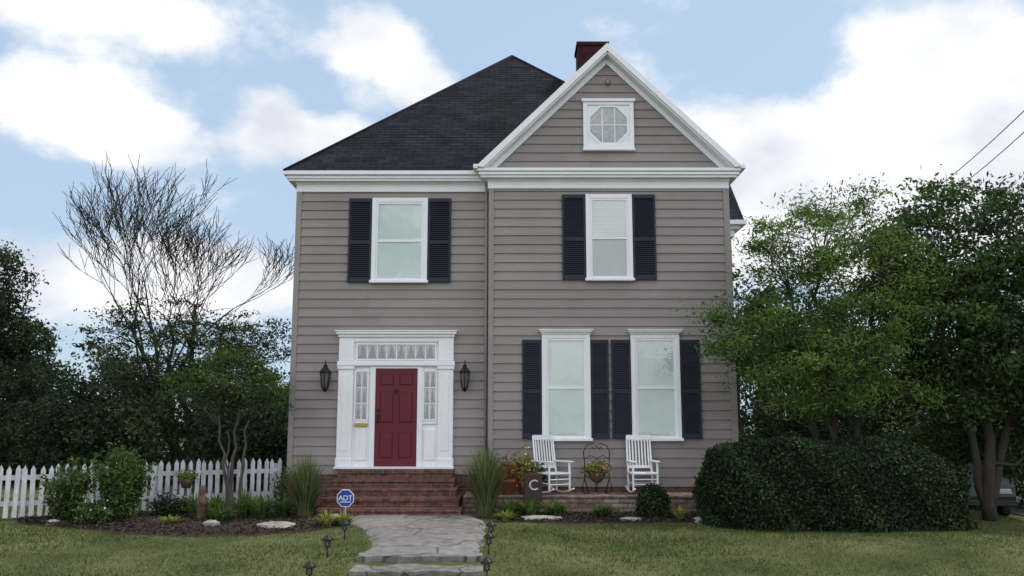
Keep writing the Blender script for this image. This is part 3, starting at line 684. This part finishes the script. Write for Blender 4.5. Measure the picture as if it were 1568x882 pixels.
# ------------------------------------------------------------------ hedge & shrubs
def hedge(name,x0,x1,y0,y1,z0,z1,n,pw=4.0):
    p=empty(name); cx,cy,cz=(x0+x1)/2,(y0+y1)/2,z0; hx,hy,hz=(x1-x0)/2,(y1-y0)/2,(z1-z0)
    d=np.stack([rng.normal(size=n),rng.normal(size=n),np.abs(rng.normal(size=n))],1)*np.array([hx,hy,hz])
    q=np.abs(d/np.array([hx,hy,hz])); s=(q**pw).sum(1)**(-1/pw)
    P=d*s[:,None]
    bump=1+.03*(np.sin(P[:,0]*4.1+P[:,2]*3)+np.sin(P[:,1]*5+P[:,0]*2.3)+np.sin(P[:,2]*7+P[:,0]*1.1))
    P=P*(bump*(1.02-np.abs(rng.normal(0,.045,n))))[:,None]+np.array([cx,cy,cz])
    P+=rng.normal(0,.03,(n,3))
    sh=np.clip(.42+.13*(np.sin(P[:,0]*4.1+P[:,2]*3)+np.sin(P[:,0]*9+P[:,2]*7))+rng.normal(0,.18,n),0,1)
    fastmesh('foliage',leafquads(P,.034,.018),4,L_hedge,sh,p)
    mb=MB(); vs=[];fs=[];A,B=24,8
    for j in range(B+1):
        for i in range(A):
            t=2*math.pi*i/A; f=math.pi/2*j/B; dx,dy,dz=math.cos(t)*math.cos(f),math.sin(t)*math.cos(f),math.sin(f)
            s_=(abs(dx)**pw+abs(dy)**pw+abs(dz)**pw)**(-1/pw)*.87; vs.append((cx+dx*s_*hx,cy+dy*s_*hy,cz+dz*s_*hz))
    for j in range(B):
        for i in range(A): fs.append((j*A+i,j*A+(i+1)%A,(j+1)*A+(i+1)%A,(j+1)*A+i))
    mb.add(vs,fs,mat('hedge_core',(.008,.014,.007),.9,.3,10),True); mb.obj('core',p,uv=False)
hedge('boxwood_hedge',3.5,8.12,-3.7,-1.75,.1,1.6,75000)
hedge('boxwood_shrub',2.46,2.98,-2.15,-1.65,.13,.72,5000,3)
def leafy(name,x,y,r,h,m,n,ls,wh=0,stems=14):
    p=empty(name); g=G(x,y); mb=MB(); C=[];tips=[]
    for i in range(stems):
        t=random.uniform(0,6.28); rr=r*random.uniform(.1,1); hh=h*random.uniform(.6,1)*(1-.25*rr/r)
        a_=Vector((x+rr*.3*math.cos(t),y+rr*.3*math.sin(t),g)); b_=Vector((x+rr*math.cos(t),y+rr*math.sin(t),g+hh))
        mid=a_.lerp(b_,.5)+Vector((0,0,.05)); mb.tube([a_,mid,b_],[.008,.006,.003],M['bark'],4,False); tips.append(b_)
        k=n//stems
        for j in range(k):
            u=random.uniform(.12,1.03); q=a_.lerp(b_,u); C.append(q+Vector((random.gauss(0,.07),random.gauss(0,.07),random.gauss(0,.04))))
    C=np.array(C); fastmesh('leaves',leafquads(C,ls,ls*.4),4,m,np.clip(rng.normal(.5,.22,len(C)),0,1),p)
    mb.obj('stems',p,uv=False)
    if wh:
        W=np.array([tuple(random.choice(tips)+Vector((random.gauss(0,.05),random.gauss(0,.05),random.gauss(0,.05)))) for _ in range(wh)])
        fastmesh('flowers',leafquads(W,.022,.018),4,L_wht,rng.uniform(0,1,wh),p)
leafy('phlox_shrub',-7.3,-2.5,.55,1.7,L_mid,4200,.055,0,34)
leafy('rose_shrub',-8.25,-2.55,.5,1.2,L_mid,2600,.05,0,26)
leafy('phlox_plant',-7.55,-3.0,.3,.5,L_mid,1300,.045,70,16)
leafy('leafy_shrub',-6.6,-1.9,.4,.5,L_dark,1300,.045,0,14)
leafy('vine_shrub',-4.9,-.2,.25,1.0,L_mid,500,.04,0,8)
def blades(name,x,y,n,h,r,m,w_=.012,arch=.5):
    p=empty(name); g=G(x,y)+.02; V=[];S=[]
    for i in range(n):
        t=random.uniform(0,6.283); o=random.uniform(0,.3)*r; hh=h*random.uniform(.55,1.05); out=r*random.uniform(.15,1.1)
        dx,dy=math.cos(t),math.sin(t); px_,py_=-dy,dx; K=5; sh=random.uniform(.15,.85); prev=None
        for k in range(K+1):
            u=k/K; rad=o+out*u**1.8; z=hh*(u-arch*u**3*(out/max(r,.01)) *.6); ww=w_*(1-u**2)*.5+.0015
            c=(x+dx*rad,y+dy*rad,g+z); cur=((c[0]-px_*ww,c[1]-py_*ww,c[2]),(c[0]+px_*ww,c[1]+py_*ww,c[2]))
            if prev: V+=[prev[0],prev[1],cur[1],cur[0]]; S.append(sh+.15*u)
            prev=cur
    fastmesh('blades',np.array(V),4,m,np.array(S),p)
blades('ornamental_grass',-3.98,-1.95,700,1.3,.52,L_orn,.017,.5)
blades('ornamental_grass',-.52,-1.8,800,1.5,.58,L_orn,.017,.5)
for (x,y,h) in ((-6.05,-2.0,.55),(-5.6,-2.2,.6),(-5.15,-1.9,.62),(-4.75,-2.2,.58),(-4.4,-1.9,.5),(-5.35,-2.6,.4),(-.05,-1.85,.42),(.35,-2.0,.45),(.85,-1.9,.4),(1.75,-1.95,.3)):
    blades('daylily_clump',x,y,130,h,.42,L_mid,.032,.8)
for (x,y,h) in ((-3.3,-3.2,.36),(-3.05,-3.0,.3),(-.12,-2.45,.25),(3.15,-2.35,.3),(-6.2,-2.9,.2)):
    blades('variegated_grass',x,y,120,h,.3,L_yel,.018,.9)
def rock(x,y,sx,sy,sz,name='garden_rock'):
    mb=MB(); vs=[];fs=[];A,B=14,6
    for j in range(B+1):
        f=-math.pi/2+math.pi*j/B
        for i in range(A):
            t=2*math.pi*i/A; k=1+random.uniform(-.13,.13)
            dx,dy,dz=math.cos(t)*math.cos(f),math.sin(t)*math.cos(f),math.sin(f); s_=(abs(dx)**3+abs(dy)**3+abs(dz)**3)**(-1/3)*k
            vs.append((x+dx*s_*sx,y+dy*s_*sy,G(x,y)+.04+dz*s_*sz))
    for j in range(B):
        for i in range(A): fs.append((j*A+i,j*A+(i+1)%A,(j+1)*A+(i+1)%A,(j+1)*A+i))
    mb.add(vs,fs,M['rock']); mb.obj(name,uv=False)
for r_ in ((-4.15,-3.35,.34,.2,.08),(-5.35,-3.2,.14,.1,.09),(.55,-2.35,.38,.18,.06),(3.55,-2.55,.2,.13,.06),(3.9,-2.5,.12,.1,.06),(-8.3,-2.9,.12,.1,.06),(-3.35,-2.3,.12,.1,.08),(2.2,-2.5,.2,.12,.05)): rock(*r_)
# ------------------------------------------------------------------ rocking chairs
def chair(x,y,z,rz):
    m=M['white']; e_=empty('rocking_chair',(x,y,z),(0,0,rz)); w=MB()
    for s in (-1,1):
        X=s*.25
        pts=[(X,-.42+ .9*t, .035+.16*(2*t-1)**2*.55) for t in np.linspace(0,1,11)]
        w.tube(pts,.02,m,6)
        w.tube([(X,-.27,.06),(X,-.27,.64)],[.022,.024],m,8)
        w.tube([(X,.2,.05),(X,.22,.42),(X*.98,.34,1.16)],[.022,.024,.018],m,8)
        w.tube([(X,-.27,.22),(X,.21,.22)],.013,m,6)
        w.box(X-.045,X+.045,-.36,.25,.64,.665,m)
    w.box(-.27,.27,-.3,.22,.40,.43,m)
    w.tube([(-.25,-.27,.2),(.25,-.27,.2)],.013,m,6); w.tube([(-.25,-.27,.3),(.25,-.27,.3)],.013,m,6); w.tube([(-.25,.2,.2),(.25,.2,.2)],.013,m,6)
    for zz,h in ((.50,.06),(1.08,.10)):
        yy=.22+(zz-.42)*.16; T_=Matrix.Translation((0,yy,zz))@Matrix.Rotation(-.16,4,'X'); w.box(-.25,.25,-.012,.014,0,h,m,T_)
    for i in range(7):
        X=-.195+i*.065
        T_=Matrix.Translation((X,.235,.55))@Matrix.Rotation(-.16,4,'X'); w.box(-.016,.016,-.007,.007,0,.545,m,T_)
    w.obj('frame',e_,bevel=.004)
chair(.82,-.85,.52,.55); chair(2.68,-.8,.52,.08)
e_=empty('wrought_iron_plant_stand'); w=MB(); m=M['black']; X,Yc,z=1.74,-.85,.52
for s in (-1,1):
    w.tube([(X+s*.17,Yc,z),(X+s*.25,Yc,z+.3),(X+s*.25,Yc,z+.62),(X+s*.27,Yc,z+.85),(X+s*.2,Yc,z+.98),(X+s*.06,Yc,z+1.02),(X,Yc,z+.95),(X+s*.05,Yc,z+.9),(X+s*.1,Yc,z+.95)],.012,m,6)
    w.tube([(X+s*.25,Yc,z+.3),(X+s*.3,Yc,z+.15),(X+s*.27,Yc,z+.02),(X+s*.2,Yc,z+.0),(X+s*.19,Yc,z+.06)],.01,m,6)
    w.tube([(X+s*.25,Yc,z+.7),(X+s*.12,Yc,z+.78),(X,Yc,z+.7)],.008,m,5)
w.tube([(X-.25,Yc,z+.33),(X+.25,Yc,z+.33)],.01,m,6)
for yy in (-.2,.2): w.tube([(X,Yc,z+.33),(X,Yc+yy,z+.15),(X,Yc+yy*1.3,z+.01)],.01,m,6)
w.tube([(X+.24*math.cos(t),Yc+.2*math.sin(t),z+.45) for t in np.linspace(0,6.283,17)],.009,m,5)
w.lathe((X,Yc,z+.22),[(.06,0),(.15,.08),(.2,.22),(.19,.23)],M['wood'],14)
w.obj('stand',e_,uv=False)
C=np.array([X,Yc,z+.5])+rng.normal(size=(700,3))*np.array([.13,.12,.07]); fastmesh('flowering_plant',leafquads(C,.035,.016),4,L_yel,rng.uniform(0,.7,700),e_)
C=np.array([X,Yc-.05,z+.52])+rng.normal(size=(110,3))*np.array([.14,.12,.08]); fastmesh('flowers',leafquads(C,.02,.016),4,L_flow,rng.uniform(0,1,110),e_)
def pot(x,y,z,r,h,name,lm,fl,ph=.4,n=700):
    e_=empty(name); w=MB(); w.lathe((x,y,z),[(r*.65,0),(r*.92,h*.8),(r*1.06,h*.8),(r*1.06,h),(r*.9,h),(r*.85,h*.9)],M['terra'],18); w.obj('terracotta_pot',e_,uv=False)
    C=np.array([x,y,z+h+ph*.4])+rng.normal(size=(n,3))*np.array([r*.75,r*.75,ph*.32]); C[:,2]=np.maximum(C[:,2],z+h*.8)
    fastmesh('leaves',leafquads(C,.045,.02),4,lm,np.clip(rng.normal(.5,.25,n),0,1),e_)
    if fl: C=np.array([x,y-.03,z+h+ph*.5])+rng.normal(size=(fl,3))*np.array([r*.8,r*.8,ph*.35]); fastmesh('flowers',leafquads(C,.024,.02),4,L_flow,rng.uniform(0,1,fl),e_)
pot(-.08,-1.0,.52,.19,.3,'potted_coleus',L_red,0,.4,500)
pot(.24,-.9,.52,.14,.26,'potted_flowers',L_yel,90,.5,600)
pot(.5,-.75,.52,.13,.22,'potted_flowers',L_mid,60,.35,450)
def text_mesh(s,size,loc,m,parent,ext=.004):
    cu=bpy.data.curves.new('letter','FONT'); cu.body=s; cu.size=size; cu.extrude=ext; cu.align_x='CENTER'; cu.align_y='CENTER'
    o=bpy.data.objects.new('tmp',cu); COL.objects.link(o); bpy.context.view_layer.update()
    me=bpy.data.meshes.new_from_object(o.evaluated_get(bpy.context.evaluated_depsgraph_get())); bpy.data.objects.remove(o)
    me.materials.clear(); me.materials.append(m); q=bpy.data.objects.new('lettering',me); COL.objects.link(q); q.location=loc; q.rotation_euler=(math.pi/2,0,0); q.parent=parent
e_=empty('monogram_garden_sign'); w=MB(); X,Yc=.42,-1.75
w.bev(X-.17,X+.17,Yc-.012,Yc+.012,.42,.98,M['signwood'],.006)
w.tube([(X-.19,Yc+.03,.12),(X-.19,Yc+.03,1.02),(X+.2,Yc+.03,1.02)],.01,M['black'],6)
for a,b,c,d in ((X-.16,X+.16,.44,.455),(X-.16,X+.16,.945,.96)): w.box(a,b,Yc-.016,Yc-.01,c,d,M['wood'])
w.obj('panel',e_); text_mesh('C',.28,(X,Yc-.014,.75),M['white_old'],e_)
e_=empty('security_sign'); w=MB(); X,Yc,Z=-3.08,-2.6,.58; g=G(X,Yc)
oc=lambda R:[(X+R*math.cos(math.pi/8+k*math.pi/4),Z+R*math.sin(math.pi/8+k*math.pi/4)) for k in range(8)]
w.prism(oc(.17),Yc-.006,Yc+.006,M['white']); w.prism(oc(.155),Yc-.010,Yc-.007,M['blue']); w.tube([(X,Yc+.015,g-.05),(X,Yc+.015,Z+.1)],.009,M['white_old'],6)
w.obj('plate',e_); text_mesh('ADT',.13,(X,Yc-.012,Z+.0),M['white'],e_,.002)
w=MB(); w.box(X-.1,X+.1,Yc-.0125,Yc-.0105,Z-.075,Z-.062,M['white']); w.obj('stripe',e_)
def plight(x,y):
    e_=empty('path_light'); w=MB(); z=G(x,y); m=M['black']
    w.lathe((x,y,z-.05),[(.012,0),(.012,.2)],m,6); w.lathe((x,y,z+.14),[(.02,0),(.04,.01),(.045,.02)],m,10)
    w.lathe((x,y,z+.16),[(.038,0),(.045,.08)],M['lamp'],8,smooth=False)
    for k in range(4):
        t=math.pi/4+k*math.pi/2; w.tube([(x+.042*math.cos(t),y+.042*math.sin(t),z+.15),(x+.05*math.cos(t),y+.05*math.sin(t),z+.245)],.005,m,4)
    w.lathe((x,y,z+.24),[(.085,0),(.09,.008),(.06,.04),(.025,.06),(.02,.075),(.005,.085)],m,12)
    w.obj('fixture',e_,uv=False)
for x,y in ((-2.68,-6.1),(-2.72,-4.55),(-2.62,-7.5),(-.34,-4.7),(-.34,-5.9),(-.33,-7.3)): plight(x,y)
w=MB(); w.lathe((-5.85,-2.25,G(-5.85,-2.25)),[(.11,0),(.12,.05),(.09,.08),(.10,.2),(.115,.32),(.09,.42),(.05,.47),(.065,.52),(.07,.57),(.05,.62),(.012,.65)],M['wood'],12,1,.85); w.obj('garden_statue',uv=False)
e_=empty('hanging_flower_pot'); w=MB(); X,Yc=-6.45,-1.45; g=G(X,Yc)
w.tube([(X+.15,Yc,g-.05),(X+.15,Yc,1.15),(X+.1,Yc,1.24),(X,Yc,1.24),(X,Yc,1.15)],.008,M['black'],6)
for t in (0,2.09,4.19): w.tube([(X,Yc,1.15),(X+.13*math.cos(t),Yc+.13*math.sin(t),.86)],.004,M['black'],4)
w.lathe((X,Yc,.68),[(.08,0),(.12,.1),(.15,.18),(.14,.18)],M['wood'],14); w.obj('pot_and_hook',e_,uv=False)
C=np.array([X,Yc,.92])+rng.normal(size=(450,3))*np.array([.1,.1,.05]); fastmesh('leaves',leafquads(C,.03,.014),4,L_yel,rng.uniform(0,.6,450),e_)
# street, car, utility pole + wires
w=MB(); AS=mat('asphalt',(.05,.05,.052),.9,.2,10,.2)
w.add([(13.5,-30,0),(22,-30,0),(22,-9.5,0),(13.5,-9.5,0)],[(0,1,2,3)],AS)
w.add([(13.5,-9.5,0),(22,-9.5,0),(22,-6,0),(13.5,-6,0),(22,-2,0),(13.5,-2,0),(22,60,0),(13.5,60,0)],[(0,1,2,3),(3,2,4,5),(5,4,6,7)],AS)
w.v=[(x,y,G(x,y)+.03) for x,y,_ in w.v]; w.obj('asphalt_road',uv=False)
e_=empty('parked_car',(12.5,6.2,-.49),(0,0,math.radians(80))); w=MB()
body=[(-2.1,.3),(2.1,.3),(2.15,.6),(2.05,.85),(1.3,.93),(.75,1.38),(-.75,1.42),(-1.35,.98),(-2.05,.88),(-2.15,.55)]
w.prism(body,-.85,.85,M['carpaint'])
w.prism([(.68,1.32),(-.68,1.35),(-1.15,1.0),(1.12,.97)][::-1],-.853,.853,M['dark'])
w.add([(-.80,-.7,1.40),(-.80,.7,1.40),(-1.34,.75,1.0),(-1.34,-.75,1.0)],[(0,1,2,3)],M['dark'])
RIM=mat('wheel_rim',(.5,.5,.5),.3,.1,5,metal=.8)
for X in (-1.35,1.35):
    for s in (-1,1):
        w.tube([(X,s*.68,.31),(X,s*.87,.31)],.32,M['tire'],18); w.tube([(X,s*.86,.31),(X,s*.885,.31)],.19,RIM,12)
w.box(-2.17,-2.05,-.75,-.45,.62,.74,M['frost']); w.box(-2.17,-2.05,.45,.75,.62,.74,M['frost']); w.box(-2.2,-2.0,-.84,.84,.32,.45,M['dark'])
w.obj('body',e_,uv=False,bevel=.04)
e_=empty('utility_pole'); w=MB()
w.tube([(17.4,18.8,-.6),(17.4,18.8,11.3)],[.16,.11],M['wood'],10); w.box(16.6,18.2,18.74,18.86,10.7,10.82,M['wood'])
for o in (0,.35):
    A=Vector((16.9+o*2.4,18.8,10.85)); B=Vector((11.2+o*.1,-5.4,9.7-o*1.1)); pts=[]
    for i in range(21):
        t=i/20; q=A.lerp(B,t); q.z-=.35*math.sin(math.pi*t); pts.append(q)
    B2=Vector((9,-16,9.4-o)); w.tube(pts+[B2],.014,M['black'],5)
w.obj('pole_and_wires',e_,uv=False)
# ------------------------------------------------------------------ world, sun, camera
s_az=math.radians(80); s_el=math.radians(56)
sd=Vector((math.sin(s_az)*math.cos(s_el),math.cos(s_az)*math.cos(s_el),math.sin(s_el)))
sl=bpy.data.lights.new('sun','SUN'); sl.energy=2.3; sl.angle=math.radians(10); sl.color=(1,.96,.88)
so=bpy.data.objects.new('sun',sl); so.rotation_euler=sd.to_track_quat('Z','Y').to_euler(); so.location=(10,10,30); COL.objects.link(so)
wd=bpy.data.worlds.new('World'); scene.world=wd; wd.use_nodes=True; nt=wd.node_tree; L=nt.links; bg=nt.nodes['Background']
sky=nn(nt,'ShaderNodeTexSky',sky_type='NISHITA'); sky.sun_disc=False; sky.sun_elevation=s_el; sky.sun_rotation=s_az; sky.air_density=1.0; sky.dust_density=1.2
tc=nn(nt,'ShaderNodeTexCoord')
def math_(op,a,b=None,c=None):
    n=nn(nt,'ShaderNodeMath',operation=op)
    for i,v in enumerate((a,b,c)):
        if v is None: continue
        if isinstance(v,(int,float)): n.inputs[i].default_value=v
        else: L.new(v,n.inputs[i])
    return n.outputs[0]
mpn=nn(nt,'ShaderNodeMapping'); mpn.inputs['Scale'].default_value=(1,1,1.5); mpn.inputs['Location'].default_value=(.35,.1,.2); L.new(tc.outputs['Generated'],mpn.inputs[0])
no=nn(nt,'ShaderNodeTexNoise'); no.inputs['Scale'].default_value=6.5; no.inputs['Detail'].default_value=12; no.inputs['Roughness'].default_value=.6; L.new(mpn.outputs[0],no.inputs['Vector'])
blobs=[(-24,23.5,.16,.035),(-27.4,18.3,.10,.05),(-24,16.8,.07,.03),(-8.0,22.8,.075,.05),(-5.0,20.6,.045,.025),(-15.8,18.0,.045,.045),(-11.8,17.6,.05,.028),
 (14.5,17.6,.075,.05),(21,15.5,.12,.075),(27.4,20.0,.12,.11),(25,12,.15,.08),(17,11,.12,.06),(-27,8.0,.2,.055),(-16,8,.12,.05),(-21,9.6,.08,.02),(31,15,.12,.1)]
acc=None
for az,el,rx,rz in blobs:
    a_=math.radians(az); e2=math.radians(el); c=(math.sin(a_)*math.cos(e2),math.cos(a_)*math.cos(e2),math.sin(e2))
    sb=nn(nt,'ShaderNodeVectorMath',operation='SUBTRACT'); L.new(tc.outputs['Generated'],sb.inputs[0]); sb.inputs[1].default_value=c
    mu=nn(nt,'ShaderNodeVectorMath',operation='MULTIPLY'); L.new(sb.outputs[0],mu.inputs[0]); mu.inputs[1].default_value=(1/rx,1/rx,1/rz)
    ln=nn(nt,'ShaderNodeVectorMath',operation='LENGTH'); L.new(mu.outputs[0],ln.inputs[0])
    v=math_('MAXIMUM',math_('SUBTRACT',1.25,ln.outputs['Value']),0.0)
    acc=v if acc is None else math_('ADD',acc,v)
acc=math_('MINIMUM',acc,1.0)
sep=nn(nt,'ShaderNodeSeparateXYZ'); L.new(tc.outputs['Generated'],sep.inputs[0])
back=math_('MULTIPLY',math_('MINIMUM',math_('MAXIMUM',math_('MULTIPLY_ADD',sep.outputs[1],-1.6,.75),0.0),1.0),.62)  # unseen extra cloud cover behind the camera, added to light the facade
dens=math_('ADD',math_('ADD',acc,back),math_('MULTIPLY',math_('SUBTRACT',no.outputs[0],.5),2.7))
mr=nn(nt,'ShaderNodeMapRange',interpolation_type='SMOOTHSTEP'); L.new(dens,mr.inputs[0]); mr.inputs[1].default_value=.1; mr.inputs[2].default_value=.85
n2=nn(nt,'ShaderNodeTexNoise'); n2.inputs['Scale'].default_value=7; n2.inputs['Detail'].default_value=8; L.new(mpn.outputs[0],n2.inputs['Vector'])
cr=nn(nt,'ShaderNodeValToRGB'); cr.color_ramp.elements[0].position=.32; cr.color_ramp.elements[1].position=.58
cr.color_ramp.elements[0].color=(.66,.70,.79,1); cr.color_ramp.elements[1].color=(1.0,1.0,1.0,1); L.new(n2.outputs[0],cr.inputs[0])
bright=math_('MULTIPLY_ADD',math_('MAXIMUM',math_('MULTIPLY',sep.outputs[1],-1.0),0.0),8.0,9.2)  # boosts the unseen clouds behind the camera as fill for the facade
cl=nn(nt,'ShaderNodeVectorMath',operation='SCALE'); L.new(cr.outputs[0],cl.inputs[0]); L.new(bright,cl.inputs['Scale'])
hz=nn(nt,'ShaderNodeMixRGB'); hz.inputs[0].default_value=.68; hz.inputs[2].default_value=(5.0,6.5,8.3,1); L.new(sky.outputs[0],hz.inputs[1])
mx=nn(nt,'ShaderNodeMixRGB'); L.new(mr.outputs[0],mx.inputs[0]); L.new(hz.outputs[0],mx.inputs[1]); L.new(cl.outputs[0],mx.inputs[2])
L.new(mx.outputs[0],bg.inputs[0]); bg.inputs[1].default_value=.12
cam=bpy.data.cameras.new('camera'); cam.lens=31.18; cam.sensor_width=36; cam.clip_end=2000; cam.clip_start=.1
co=bpy.data.objects.new('camera',cam); co.location=(0,-19.4,2.0); co.rotation_euler=(math.radians(98.5),0,0); COL.objects.link(co); scene.camera=co
